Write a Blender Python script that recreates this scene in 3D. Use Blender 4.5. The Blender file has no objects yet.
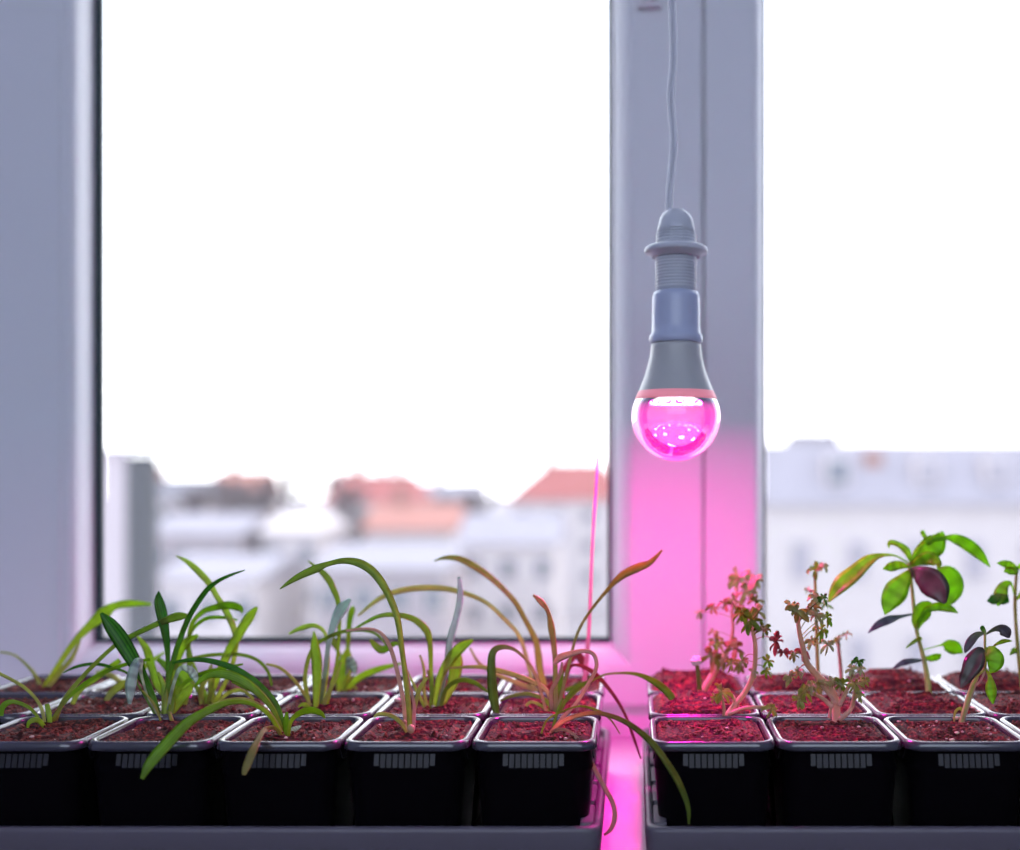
import bpy, bmesh, math, random
from mathutils import Vector, noise, Matrix
random.seed(7)
sc = bpy.context.scene
C = sc.collection
PI = math.pi

# ------------------------------------------------------------------ camera
F, VX, VY, HC = 1113.0, 635.0, 480.0, 0.229      # focal length in pixels, vanishing point, camera height above the sill
cd = bpy.data.cameras.new('camera'); cam = bpy.data.objects.new('camera', cd); C.objects.link(cam)
cam.location = (0, 0, HC); cam.rotation_euler = (PI/2, 0, 0)
cd.sensor_width = 36; cd.lens = F/1020*36
cd.shift_x = (510-VX)/1020; cd.shift_y = (VY-425)/1020
cd.clip_start = .02; cd.clip_end = 2000
cd.dof.use_dof = True; cd.dof.focus_distance = .685; cd.dof.aperture_fstop = 2.9
sc.camera = cam
# ------------------------------------------------------------------ colour management
sc.view_settings.view_transform = 'Standard'; sc.view_settings.look = 'None'
sc.view_settings.gamma = 1; sc.view_settings.use_curve_mapping = False
sc.view_settings.exposure = 0.0
sc.cycles.use_denoising = True
sc.cycles.sample_clamp_indirect = 60
sc.cycles.caustics_reflective = False
sc.cycles.transparent_max_bounces = 24
sc.cycles.max_bounces = 10
# ------------------------------------------------------------------ world: overcast sky outside the window, dimmer bluish sky behind to tint the room fill
w = bpy.data.worlds.new('world'); sc.world = w; w.use_nodes = True
nt = w.node_tree; N = nt.nodes; L = nt.links
bg = N['Background']
tc = N.new('ShaderNodeTexCoord'); sp = N.new('ShaderNodeSeparateXYZ'); L.new(tc.outputs['Generated'], sp.inputs[0])
def mapr(a, b, src):
    m = N.new('ShaderNodeMapRange'); m.interpolation_type = 'SMOOTHSTEP'
    m.inputs['From Min'].default_value = a; m.inputs['From Max'].default_value = b
    L.new(src, m.inputs['Value']); return m.outputs['Result']
def mixc(f, a, b):
    m = N.new('ShaderNodeMix'); m.data_type = 'RGBA'; L.new(f, m.inputs['Factor'])
    for k, v in ((6, a), (7, b)):
        if isinstance(v, tuple): m.inputs[k].default_value = (*v, 1)
        else: L.new(v, m.inputs[k])
    return m.outputs[2]
sky = mixc(mapr(-.05, .5, sp.outputs['Z']), (4.0, 3.95, 4.05), (3.7, 3.95, 4.5))
back_sky = mixc(mapr(-.05, .6, sp.outputs['Z']), (2.75, 3.05, 3.7), (2.5, 2.95, 3.8))     # bluer and dimmer behind the house, tuned to tint light from the added window
L.new(mixc(mapr(-.45, .05, sp.outputs['Y']), back_sky, sky), bg.inputs['Color'])
bg.inputs['Strength'].default_value = 1.0

# ------------------------------------------------------------------ helpers
def P(px, py, d):
    return Vector(((px-VX)/F*d, d, HC-(py-VY)/F*d))
def put(o, parent=None, label=None, cat=None, group=None, kind=None):
    C.objects.link(o)
    if parent is not None: o.parent = parent
    if label: o['label'] = label
    if cat: o['category'] = cat
    if group: o['group'] = group
    if kind: o['kind'] = kind
    return o
def thing(name, label, cat, loc=(0,0,0), group=None):
    o = bpy.data.objects.new(name, None); o.empty_display_size = .01; o.location = loc
    return put(o, None, label, cat, group)
class MB:
    def __init__(s): s.v = []; s.f = []; s.uv = []; s.sm = []
    def vert(s, p, uv=(0, 0)): s.v.append(tuple(p)); s.uv.append(uv); return len(s.v)-1
    def face(s, f, sm=True): s.f.append(f); s.sm.append(sm)
    def box(s, a, b):
        x0,y0,z0 = a; x1,y1,z1 = b
        i = [s.vert(p) for p in ((x0,y0,z0),(x1,y0,z0),(x1,y1,z0),(x0,y1,z0),(x0,y0,z1),(x1,y0,z1),(x1,y1,z1),(x0,y1,z1))]
        for f in ((3,2,1,0),(4,5,6,7),(0,1,5,4),(1,2,6,5),(2,3,7,6),(3,0,4,7)): s.face([i[k] for k in f], False)
    def loft(s, rings, caps=(True, True), closed=True, sm=True, uvs=None):
        idx = [[s.vert(p, (0, 0)) for p in r] for r in rings]; n = len(rings[0])
        for a, b in zip(idx, idx[1:]):
            for k in range(n if closed else n-1):
                s.face([a[k], a[(k+1) % n], b[(k+1) % n], b[k]], sm)
        if caps[0]: s.face(idx[0][::-1], False)
        if caps[1]: s.face(idx[-1], False)
        return idx
    def tube(s, pts, r, n=8):
        pts = [Vector(p) for p in pts]; m = len(pts)
        rr = r if hasattr(r, '__len__') else [r]*m
        up = Vector((0.13, 0.9, .2)); rings = []
        for i, p in enumerate(pts):
            t = (pts[min(i+1, m-1)]-pts[max(i-1, 0)]).normalized()
            a = t.cross(up)
            if a.length < 1e-3: a = t.cross(Vector((1, 0, 0)))
            a.normalize(); b = t.cross(a)
            rings.append([p+(a*math.cos(2*PI*k/n)+b*math.sin(2*PI*k/n))*rr[i] for k in range(n)])
        idx = s.loft(rings)
        for i, ring in enumerate(idx):
            for k in ring: s.uv[k] = (.5, i/(m-1))
    def ball(s, c, r, n=8, sq=(1,1,1)):
        rings = []
        for i in range(1, n):
            th = PI*i/n
            rings.append([Vector(c)+Vector((math.sin(th)*math.cos(2*PI*k/n)*sq[0], math.sin(th)*math.sin(2*PI*k/n)*sq[1], -math.cos(th)*sq[2]))*r for k in range(n)])
        s.loft(rings)
    def lathe(s, prof, c=(0,0,0), n=40, caps=(False, False)):
        s.loft([[Vector(c)+Vector((r*math.cos(2*PI*k/n), r*math.sin(2*PI*k/n), z)) for k in range(n)] for r, z in prof], caps)
    def build(s, name, mat, parent=None, **kw):
        me = bpy.data.meshes.new(name); me.from_pydata(s.v, [], s.f)
        uvl = me.uv_layers.new(name='UVMap')
        vi = [0]*len(me.loops); me.loops.foreach_get('vertex_index', vi)
        flat = [c for i in vi for c in s.uv[i]]
        uvl.data.foreach_set('uv', flat)
        me.polygons.foreach_set('use_smooth', s.sm)
        if mat: me.materials.append(mat)
        me.update()
        o = bpy.data.objects.new(name, me)
        put(o, parent, **kw)
        if parent is not None: o.matrix_parent_inverse = Matrix.Translation(-Vector(parent_loc(parent)))
        return o
def parent_loc(p):
    return p.location if p.parent is None else Vector((0, 0, 0))     # parts keep world coordinates
def catmull(pts, k=7):
    out = []
    n = len(pts)
    for i in range(n-1):
        p0, p1, p2, p3 = pts[max(i-1, 0)], pts[i], pts[i+1], pts[min(i+2, n-1)]
        for j in range(k):
            t = j/k
            out.append(tuple(.5*((2*b)+(-a+c)*t+(2*a-5*b+4*c-d)*t*t+(-a+3*b-3*c+d)*t**3) for a, b, c, d in zip(p0, p1, p2, p3)))
    out.append(tuple(pts[-1])); return out
def blade(mb, ctrl, fold=.25, roll=.35, thick=.00022, k=7):
    """ctrl: (x, y, z, half width) in metres; a closed thin leaf with a folded midrib"""
    pts = catmull(ctrl, k); m = len(pts); rows = []
    V = [Vector(p[:3]) for p in pts]
    prev = None
    for i, p in enumerate(pts):
        T = (V[min(i+1, m-1)]-V[max(i-1, 0)])
        if T.length < 1e-7: T = Vector((0, 0, 1))
        T.normalize()
        W = T.cross(Vector((0, 1, 0)))
        if W.length < .05: W = T.cross(Vector((1, 0, 0)))
        W.normalize()
        if prev is not None and W.dot(prev) < 0: W = -W
        prev = W.copy()
        W = (Matrix.Rotation(roll, 3, T) @ W).normalized(); Nn = T.cross(W).normalized()
        hw = max(p[3], .00012); top = []; bot = []
        for u in (-1, -.5, 0, .5, 1):
            q = V[i]+W*u*hw+Nn*(fold*abs(u)*hw)
            uv = (u*.5+.5, i/(m-1))
            a = mb.vert(q, uv); top.append(a)
            if abs(u) == 1: bot.append(a)
            else: bot.append(mb.vert(q-Nn*max(thick, hw*.06), uv))
        rows.append((top, bot))
    for (t0, b0), (t1, b1) in zip(rows, rows[1:]):
        for j in range(4):
            mb.face([t0[j], t0[j+1], t1[j+1], t1[j]]); mb.face([b0[j+1], b0[j], b1[j], b1[j+1]])
    for (t, b), fl in ((rows[0], 0), (rows[-1], 1)):
        mb.face(t+b[3:0:-1] if not fl else (t+b[3:0:-1])[::-1], False)

# ------------------------------------------------------------------ materials
def newmat(name):
    m = bpy.data.materials.new(name); m.use_nodes = True
    return m, m.node_tree, m.node_tree.nodes['Principled BSDF']
def simple(name, col, rough=.5, bump=0, scale=200, spec=.5, var=0, coat=0):
    m, t, b = newmat(name)
    b.inputs['Base Color'].default_value = (*col, 1); b.inputs['Roughness'].default_value = rough
    b.inputs['Specular IOR Level'].default_value = spec
    b.inputs['Coat Weight'].default_value = coat
    if bump or var:
        tx = t.nodes.new('ShaderNodeTexCoord'); n = t.nodes.new('ShaderNodeTexNoise'); n.inputs['Scale'].default_value = scale
        n.inputs['Detail'].default_value = 6
        t.links.new(tx.outputs['Object'], n.inputs['Vector'])
        if bump:
            bp = t.nodes.new('ShaderNodeBump'); bp.inputs['Strength'].default_value = bump; bp.inputs['Distance'].default_value = .001
            t.links.new(n.outputs['Fac'], bp.inputs['Height']); t.links.new(bp.outputs[0], b.inputs['Normal'])
        if var:
            mx = t.nodes.new('ShaderNodeMix'); mx.data_type = 'RGBA'
            mx.inputs[6].default_value = (*[c*(1-var) for c in col], 1); mx.inputs[7].default_value = (*[min(1, c*(1+var)) for c in col], 1)
            t.links.new(n.outputs['Fac'], mx.inputs['Factor']); t.links.new(mx.outputs[2], b.inputs['Base Color'])
    return m
def leafmat(name, c0, c1, trans=.45, rough=.38, stripe=.25, freq=28, cross=False, back=None):
    m, t, b = newmat(name); n = t.nodes; l = t.links
    uv = n.new('ShaderNodeUVMap'); s = n.new('ShaderNodeSeparateXYZ'); l.new(uv.outputs[0], s.inputs[0])
    r = n.new('ShaderNodeMapRange'); r.interpolation_type = 'SMOOTHSTEP'; r.inputs['From Min'].default_value = .08; r.inputs['From Max'].default_value = .6
    l.new(s.outputs['Y'], r.inputs['Value'])
    mx = n.new('ShaderNodeMix'); mx.data_type = 'RGBA'; mx.inputs[6].default_value = (*c0, 1); mx.inputs[7].default_value = (*c1, 1)
    l.new(r.outputs[0], mx.inputs['Factor'])
    w_ = n.new('ShaderNodeMath'); w_.operation = 'MULTIPLY'; l.new(s.outputs['Y' if cross else 'X'], w_.inputs[0]); w_.inputs[1].default_value = freq
    si = n.new('ShaderNodeMath'); si.operation = 'SINE'; l.new(w_.outputs[0], si.inputs[0])
    mr = n.new('ShaderNodeMapRange'); mr.inputs['From Min'].default_value = -.2; mr.inputs['From Max'].default_value = 1
    mr.inputs['To Min'].default_value = 1; mr.inputs['To Max'].default_value = 1-stripe; l.new(si.outputs[0], mr.inputs['Value'])
    no = n.new('ShaderNodeTexNoise'); no.inputs['Scale'].default_value = 160
    tx = n.new('ShaderNodeTexCoord'); l.new(tx.outputs['Object'], no.inputs['Vector'])
    nr = n.new('ShaderNodeMapRange'); nr.inputs['To Min'].default_value = .7; nr.inputs['To Max'].default_value = 1.3; l.new(no.outputs['Fac'], nr.inputs['Value'])
    mu = n.new('ShaderNodeMath'); mu.operation = 'MULTIPLY'; l.new(mr.outputs[0], mu.inputs[0]); l.new(nr.outputs[0], mu.inputs[1])
    vm = n.new('ShaderNodeVectorMath'); vm.operation = 'SCALE'; l.new(mx.outputs[2], vm.inputs[0]); l.new(mu.outputs[0], vm.inputs['Scale'])
    l.new(vm.outputs[0], b.inputs['Base Color']); b.inputs['Roughness'].default_value = rough; b.inputs['Specular IOR Level'].default_value = .4
    g2 = n.new('ShaderNodeVectorMath'); g2.operation = 'MULTIPLY'; l.new(vm.outputs[0], g2.inputs[0]); g2.inputs[1].default_value = (1.6, 1.6, 1.3)
    tr = n.new('ShaderNodeBsdfTranslucent'); l.new(g2.outputs[0], tr.inputs['Color'])
    ms = n.new('ShaderNodeMixShader'); ms.inputs[0].default_value = min(.75, trans+.08)
    l.new(b.outputs[0], ms.inputs[1]); l.new(tr.outputs[0], ms.inputs[2]); l.new(ms.outputs[0], n['Material Output'].inputs['Surface'])
    return m
LM = {
 'green':  leafmat('leaf_green', (.42,.52,.08), (.25,.42,.03)),
 'dark':   leafmat('leaf_dark', (.26,.44,.06), (.075,.27,.018), trans=.38, stripe=.5),
 'bright': leafmat('leaf_bright', (.46,.50,.10), (.36,.50,.07), trans=.5, stripe=.15),
 'olive':  leafmat('leaf_olive', (.42,.44,.12), (.25,.36,.06)),
 'faded':  leafmat('leaf_faded', (.55,.52,.25), (.42,.45,.14)),
 'tan':    leafmat('leaf_tan', (.46,.45,.20), (.38,.33,.10), trans=.35),
 'pink':   leafmat('leaf_pink', (.72,.48,.42), (.60,.40,.32), trans=.3),
 'stalk': leafmat('stalk_pink', (.62,.45,.40), (.52,.36,.32), trans=.02, stripe=0),
 'pinkgreen': leafmat('leaf_pink_green', (.75,.45,.34), (.20,.26,.04), trans=.35),
 'pale':   leafmat('leaf_pale', (.50,.55,.32), (.52,.62,.60), trans=.35, rough=.3, stripe=.35, freq=60, cross=True),
 'bluish': leafmat('leaf_bluish', (.16,.30,.08), (.42,.62,.58), trans=.3, rough=.3),
 'purple': leafmat('leaf_purple', (.22,.25,.12), (.14,.12,.13), trans=.2),
 'stem':   leafmat('stem_green', (.55,.58,.26), (.38,.46,.12), trans=.25, stripe=0),
 'stempink': leafmat('stem_pink', (.72,.46,.38), (.58,.42,.26), trans=.2, stripe=0),
 'basil':  leafmat('basil_green', (.34,.56,.05), (.30,.54,.03), trans=.55, stripe=.2, freq=26, cross=True),
 'basilbrown': leafmat('basil_brown', (.13,.12,.09), (.11,.09,.07), trans=.12, rough=.28, stripe=.25, freq=20, cross=True),
 'basilgrey': leafmat('basil_grey', (.16,.20,.17), (.13,.14,.17), trans=.15, stripe=.2, freq=24, cross=True),
 'yellow': leafmat('basil_yellow', (.32,.52,.05), (.28,.50,.03), trans=.6, stripe=.1),
 'redleaf': leafmat('leaf_red', (.45,.12,.12), (.42,.10,.12), trans=.35),
 'sage':   leafmat('leaf_sage', (.60,.58,.34), (.48,.50,.25), trans=.35),
}
M_pot = simple('black_glossy_plastic', (.0045,.0035,.005), .32, spec=.07)
M_rim = simple('rim_plastic_painted_sheen', (.055,.05,.065), .24, spec=.8, coat=.5)  # black pot plastic lightened; the lip's room reflection is in the colour
M_band = simple('rib_plastic_painted_sheen', (.009,.007,.011), .42, spec=.45)  # ribs lighter than the pot body, imitating reflected room light
M_tray = simple('dark_grey_tray_plastic', (.135,.115,.14), .42, bump=.1, scale=300)
M_white = simple('white_upvc', (.80,.80,.82), .42, spec=.35)
M_sill = simple('white_sill_laminate', (.80,.78,.80), .38, bump=.05, scale=60)
M_gasket = simple('dark_rubber_gasket', (.012,.03,.035), .45)
M_cord = simple('white_cord_plastic', (.66,.66,.70), .22)
M_holder = simple('white_holder_plastic', (.60,.62,.66), .35)
M_collar = simple('blue_white_bulb_collar', (.50,.55,.70), .3)
M_house = simple('grey_white_bulb_housing', (.52,.52,.50), .35)
M_wall = simple('lilac_blue_plaster', (.52,.54,.70), .8, bump=.2, scale=80)

def soilmat():
    m, t, b = newmat('peat_soil'); n = t.nodes; l = t.links
    tx = n.new('ShaderNodeTexCoord')
    a = n.new('ShaderNodeTexNoise'); a.inputs['Scale'].default_value = 260; a.inputs['Detail'].default_value = 8; a.inputs['Roughness'].default_value = .7
    v = n.new('ShaderNodeTexVoronoi'); v.inputs['Scale'].default_value = 420
    l.new(tx.outputs['Object'], a.inputs['Vector']); l.new(tx.outputs['Object'], v.inputs['Vector'])
    r = n.new('ShaderNodeValToRGB'); e = r.color_ramp.elements
    e[0].position = .30; e[0].color = (.010,.004,.003,1); e[1].position = .66; e[1].color = (.36,.068,.040,1)
    k = e.new(.5); k.color = (.055,.016,.011,1)
    k = e.new(.80); k.color = (.40,.15,.10,1)
    l.new(a.outputs['Fac'], r.inputs[0]); l.new(r.outputs[0], b.inputs['Base Color'])
    ad = n.new('ShaderNodeMath'); ad.operation = 'SUBTRACT'; l.new(a.outputs['Fac'], ad.inputs[0]); l.new(v.outputs['Distance'], ad.inputs[1])
    bp = n.new('ShaderNodeBump'); bp.inputs['Strength'].default_value = .9; bp.inputs['Distance'].default_value = .0015
    l.new(ad.outputs[0], bp.inputs['Height']); l.new(bp.outputs[0], b.inputs['Normal'])
    b.inputs['Roughness'].default_value = .8; b.inputs['Specular IOR Level'].default_value = .3
    return m
M_soil = soilmat()
M_grit = simple('pale_grit', (.62,.48,.40), .6)

def glassmat():
    m, t, b = newmat('dirt_specked_hazed_glass'); n = t.nodes; l = t.links; n.remove(b)
    tr = n.new('ShaderNodeBsdfTransparent'); tr.inputs[0].default_value = (.97,.985,.98,1)
    gl = n.new('ShaderNodeBsdfGlossy'); gl.inputs['Roughness'].default_value = .02
    fr = n.new('ShaderNodeFresnel'); fr.inputs[0].default_value = 1.45
    ge = n.new('ShaderNodeNewGeometry'); fm = n.new('ShaderNodeMath'); fm.operation = 'SUBTRACT'; fm.use_clamp = True
    l.new(fr.outputs[0], fm.inputs[0]); l.new(ge.outputs['Backfacing'], fm.inputs[1])
    m1 = n.new('ShaderNodeMixShader'); l.new(fm.outputs[0], m1.inputs[0]); l.new(tr.outputs[0], m1.inputs[1]); l.new(gl.outputs[0], m1.inputs[2])
    tx = n.new('ShaderNodeTexCoord')
    v = n.new('ShaderNodeTexVoronoi'); v.inputs['Scale'].default_value = 170; l.new(tx.outputs['Object'], v.inputs['Vector'])
    vr = n.new('ShaderNodeMapRange'); vr.inputs['From Min'].default_value = .20; vr.inputs['From Max'].default_value = .12; l.new(v.outputs['Distance'], vr.inputs['Value'])
    no = n.new('ShaderNodeTexNoise'); no.inputs['Scale'].default_value = 9; l.new(tx.outputs['Object'], no.inputs['Vector'])
    nr = n.new('ShaderNodeMapRange'); nr.inputs['From Min'].default_value = .5; nr.inputs['From Max'].default_value = .68; l.new(no.outputs['Fac'], nr.inputs['Value'])
    mu = n.new('ShaderNodeMath'); mu.operation = 'MULTIPLY'; l.new(vr.outputs[0], mu.inputs[0]); l.new(nr.outputs[0], mu.inputs[1])
    ma = n.new('ShaderNodeMath'); ma.operation = 'MULTIPLY_ADD'; ma.inputs[1].default_value = .22; ma.inputs[2].default_value = .035; l.new(mu.outputs[0], ma.inputs[0])  # sparse dirt specks over an even veil that imitates haze outside
    du = n.new('ShaderNodeBsdfTranslucent'); du.inputs[0].default_value = (.82,.80,.84,1)
    m2 = n.new('ShaderNodeMixShader'); l.new(ma.outputs[0], m2.inputs[0]); l.new(m1.outputs[0], m2.inputs[1]); l.new(du.outputs[0], m2.inputs[2])
    l.new(m2.outputs[0], n['Material Output'].inputs['Surface'])
    return m
M_glass = glassmat()
def globemat():
    m, t, b = newmat('clear_bulb_globe'); n = t.nodes; l = t.links; n.remove(b)
    tr = n.new('ShaderNodeBsdfTransparent'); tr.inputs[0].default_value = (.96,.92,.95,1)
    gl = n.new('ShaderNodeBsdfGlossy'); gl.inputs['Roughness'].default_value = .012
    fr = n.new('ShaderNodeFresnel'); fr.inputs[0].default_value = 1.5
    m1 = n.new('ShaderNodeMixShader'); l.new(fr.outputs[0], m1.inputs[0]); l.new(tr.outputs[0], m1.inputs[1]); l.new(gl.outputs[0], m1.inputs[2])
    du = n.new('ShaderNodeBsdfTranslucent'); du.inputs[0].default_value = (.95,.85,.92,1)
    m2 = n.new('ShaderNodeMixShader'); m2.inputs[0].default_value = .012; l.new(m1.outputs[0], m2.inputs[1]); l.new(du.outputs[0], m2.inputs[2])
    l.new(m2.outputs[0], n['Material Output'].inputs['Surface'])
    return m
def emit(name, col, s):
    m, t, b = newmat(name); b.inputs['Base Color'].default_value = (*col, 1)
    b.inputs['Emission Color'].default_value = (*col, 1); b.inputs['Emission Strength'].default_value = s
    return m

# ------------------------------------------------------------------ the window and its wall
YF = .978                                   # front face of the frames
def X(px, d=YF): return (px-VX)/F*d
def Z(py, d=YF): return HC-(py-VY)/F*d
def struct(name, mb, mat, parent=None):
    return mb.build(name, mat, parent, kind=None if parent is not None else 'structure')
def frame_ring(mb, x0, x1, z0, z1, wl, wr, wb, wt, y0, y1, bead=.012):
    """a welded frame around the opening: flat faces, a rounded nose and a bead sloping back to the glass"""
    def ring(ix, y, sc_=1.0):
        return [Vector(p) for p in ((x0+ix[0], y, z0+ix[2]), (x1-ix[1], y, z0+ix[2]), (x1-ix[1], y, z1-ix[3]), (x0+ix[0], y, z1-ix[3]))]
    W = (wl, wr, wb, wt)
    prof = [(0, y1), (0, y0+.002), (.002, y0), ]
    rings = [ring((0,0,0,0), y1), ring((0,0,0,0), y0+.003), ring((.001,)*4, y0+.0008), ring((.003,)*4, y0)]
    B = bead if isinstance(bead, tuple) else (bead,)*4
    for fb, ad, y in ((1, .006, y0), (1, .003, y0+.0004), (1, .001, y0+.002), (.8, 0, y0+.006), (.45, 0, y0+.013), (.2, 0, y0+.022), (0, 0, y0+.028)):
        rings.append(ring(tuple(k-b*fb-ad for k, b in zip(W, B)), y))
    rings.append(ring(W, y1))
    mb.loft(rings+[rings[0]], caps=(False, False), sm=False)
GX0, GX1, GZB, ZT = X(95.5, 1.006), X(611, 1.006), Z(642, 1.006), 1.25
fr1 = MB(); frame_ring(fr1, X(-80), X(703), .030, ZT+.08, GX0-X(-80), X(703)-GX1, GZB-.030, .08, YF, 1.0132, bead=(.004, .015, .015, .015))
w1 = struct('window_1', fr1, M_white)
g = MB(); g.box((GX0+.004, 1.0085, GZB+.004), (GX1-.004, 1.0125, ZT-.004)); g.build('pane', M_glass, w1)
def gasket(x0, x1, z0, z1, tl, tr, tb, y0=1.0045, y1=1.0082):
    m = MB()
    m.box((x0, y0, z0), (x0+tl, y1, z1)); m.box((x1-tr, y0, z0), (x1, y1, z1))
    m.box((x0+tl, y0, z0), (x1-tr, y1, z0+tb)); m.box((x0+tl, y0, z1-.003), (x1-tr, y1, z1))
    return m
gasket(GX0+.0002, GX1-.0002, GZB+.0002, ZT, .0066, .0030, .0046).build('gasket', M_gasket, w1)
# lock strip groove lines along the left jamb
q = MB(); q.box((X(57), YF-.0012, .032), (X(60), YF+.002, ZT)); q.box((X(66), YF-.0008, .032), (X(69), YF+.002, ZT)); q.build('moulding', M_white, w1)
HX0, HX1, HZB = X(763.5, 1.01), X(1130, 1.01), .044
fr2 = MB(); frame_ring(fr2, X(703)+.0012, HX1+.06, .006, ZT+.08, HX0-X(703)-.0012, .06, HZB-.006, .08, YF+.004, 1.0170, bead=(.008, .010, .010, .010))
w2 = struct('window_2', fr2, M_white)
g = MB(); g.box((HX0+.004, 1.0125, HZB+.004), (HX1-.004, 1.0165, ZT-.004)); g.build('pane', M_glass, w2)
gasket(HX0+.0002, HX1-.0002, HZB+.0002, ZT, .0016, .002, .002, 1.0085, 1.012).build('gasket', M_gasket, w2)
t = MB(); t.box((X(-80), YF+.010, .0005), (X(703)+.001, 1.05, .0298)); struct('trim_1', t, M_white)
t = MB(); t.box((X(703)+.002, YF+.012, .0005), (HX1+.06, 1.05, .0058)); struct('trim_2', t, M_white)
s = MB(); s.box((-1.2, .632, -.03), (1.2, YF+.030, 0)); sill = struct('trim_3', s, M_sill); sill['label'] = 'white windowsill board under the seedling trays'
wl = MB()
XL, XR = X(-80)-.002, HX1+.062
wl.box((-1.6, .985, -.88), (XL, 1.25, 1.75)); wl.box((XR, .985, -.88), (1.9, 1.25, 1.75)); wl.box((XL, .985, ZT+.085), (XR, 1.25, 1.75)); wl.box((XL, 1.01, -.88), (XR, 1.25, -.031))
struct('wall_window', wl, M_wall)
# the rest of the room behind the camera, back window added for fill light
XA, XB, YB, ZF, ZC = -1.6, 1.9, -1.7, -.88, 1.75
m = MB(); m.box((XA-.1, YB-.1, ZF-.1), (XB+.1, 1.25, ZF)); struct('floor', m, simple('dark_wood_floor', (.035,.025,.022), .6, var=.3, scale=12))
m = MB(); m.box((XA-.1, YB-.1, ZC), (XB+.1, 1.25, ZC+.1)); struct('ceiling', m, M_wall)
m = MB(); m.box((XA-.1, YB-.1, ZF), (XA, .984, ZC)); struct('wall_left', m, M_wall)
m = MB(); m.box((XB, YB-.1, ZF), (XB+.1, .984, ZC)); struct('wall_right', m, M_wall)
OX0, OX1, OZ0, OZ1 = -1.15, 1.15, .42, 1.55
m = MB(); m.box((XA, YB-.1, ZF), (OX0, YB, ZC)); m.box((OX1, YB-.1, ZF), (XB, YB, ZC)); m.box((OX0, YB-.1, ZF), (OX1, YB, OZ0)); m.box((OX0, YB-.1, OZ1), (OX1, YB, ZC)); struct('wall_back', m, M_wall)
m = MB()
for p, q in (((OX0+.001, YB-.06, OZ0+.001), (OX0+.05, YB-.02, OZ1-.001)), ((OX1-.05, YB-.06, OZ0+.001), (OX1-.001, YB-.02, OZ1-.001)), ((OX0+.05, YB-.06, OZ0+.001), (OX1-.05, YB-.02, OZ0+.05)), ((OX0+.05, YB-.06, OZ1-.05), (OX1-.05, YB-.02, OZ1-.001)), ((-.03, YB-.06, OZ0+.05), (.03, YB-.02, OZ1-.05))): m.box(p, q)
struct('added_fill_window', m, M_white)
# small white catch at the top of the mullion
cc = thing('window_catch', 'small white plastic catch on the mullion at the very top, left of the cord', 'window catch', P(649, 5, .976))
m = MB(); m.box(tuple(P(638, 9, .9765)-Vector((0, .007, 0))), tuple(P(661, -40, .9765))); m.build('catch_body', M_white, cc)
m = MB(); m.box(tuple(P(642, 4, .9765)-Vector((0, .011, 0))), tuple(P(656, -34, .9765)-Vector((0, .0072, 0)))); m.build('catch_lever', M_cord, cc)

# ------------------------------------------------------------------ the grow lamp
BD = .760
bx, bz0 = (676-VX)/F*BD, 0
def bz(py): return Z(py, BD)
def br(px): return px/2/F*BD
lamp = thing('grow_lamp', 'lit pink bulb hanging on a white cord in front of the mullion', 'lamp', (bx, BD, bz(461)))
c0 = (bx, BD, 0)
# twin cord with a groove, made of two parallel strands
path = [(672,-60),(672,0),(673.2,30),(673.4,60),(671.6,85),(671,100),(672.4,120),(673.8,140),(672.6,160),(670.6,180),(669,200),(669.5,214)]
pp = [(bx-.0026, BD, 1.749), (bx-.0026, BD, 1.2)]+catmull([tuple(P(a, b_, BD)) for a, b_ in path], 8)
cord = MB()
for sgn in (-1, 1):
    cord.tube([Vector(p)+Vector((sgn*.00125, 0, 0)) for p in pp], .00138, 10)
cord.build('cord', M_cord, lamp)
cu = MB(); cu.lathe([(.004, 1.715), (.022, 1.722), (.032, 1.735), (.034, 1.7495)], (bx-.0026, BD, 0), 32, (True, True)); cu.build('ceiling_cup', M_cord, lamp)
hold = MB()
prof = [(br(4), bz(209.5)), (br(16), bz(210)), (br(26), bz(213)), (br(33), bz(219)), (br(37), bz(228)), (br(38.5), bz(234))]
y = 234.0
while y < 245:
    prof += [(br(38.5), bz(y)), (br(41), bz(y+.8)), (br(41), bz(y+1.6)), (br(38.5), bz(y+2.4))]; y += 3.0
prof += [(br(40), bz(247)), (br(40), bz(256))]
y = 256.0
while y < 289:
    prof += [(br(38.5), bz(y)), (br(42), bz(y+.8)), (br(42), bz(y+1.7)), (br(38.5), bz(y+2.5))]; y += 3.1
prof += [(br(38.5), bz(291)), (br(30), bz(292.5))]
hold.lathe(prof, c0, 48, (True, True))
for k in range(5): hold.box((bx-.0045, BD-br(38.5)-.0006, bz(242.4-k*3)), (bx+.0045, BD-br(37), bz(241.2-k*3)))
ho = hold.build('lamp_holder', M_holder, lamp)
rg = MB(); rg.lathe([(br(41), bz(246)), (br(56), bz(246.5)), (br(62), bz(248.5)), (br(63.5), bz(251)), (br(62), bz(253.5)), (br(52), bz(255)), (br(50), bz(257.5)), (br(41.5), bz(258)), (br(41), bz(246))], c0, 48)
rg.build('ring', M_holder, ho)
bl = MB(); bl.lathe([(br(36), bz(291)), (br(44), bz(292.5)), (br(47), bz(297)), (br(47.5), bz(305)), (br(48), bz(325)), (br(49), bz(333)), (br(53), bz(336)), (br(54), bz(339)), (br(52.5), bz(342.5)), (br(50), bz(343.5))], c0, 48, (True, True))
bulb = bl.build('bulb_collar', M_collar, lamp)
hs = MB(); hs.lathe([(br(49), bz(343.5)), (br(50), bz(347)), (br(52), bz(356)), (br(57), bz(367)), (br(64), bz(378)), (br(72), bz(388)), (br(79.5), bz(397)), (br(81), bz(399.5)), (br(78), bz(399.7)), (br(70), bz(396)), (br(50), bz(390))], c0, 56, (True, True))
hs.build('bulb_housing', M_house, lamp)
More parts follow.
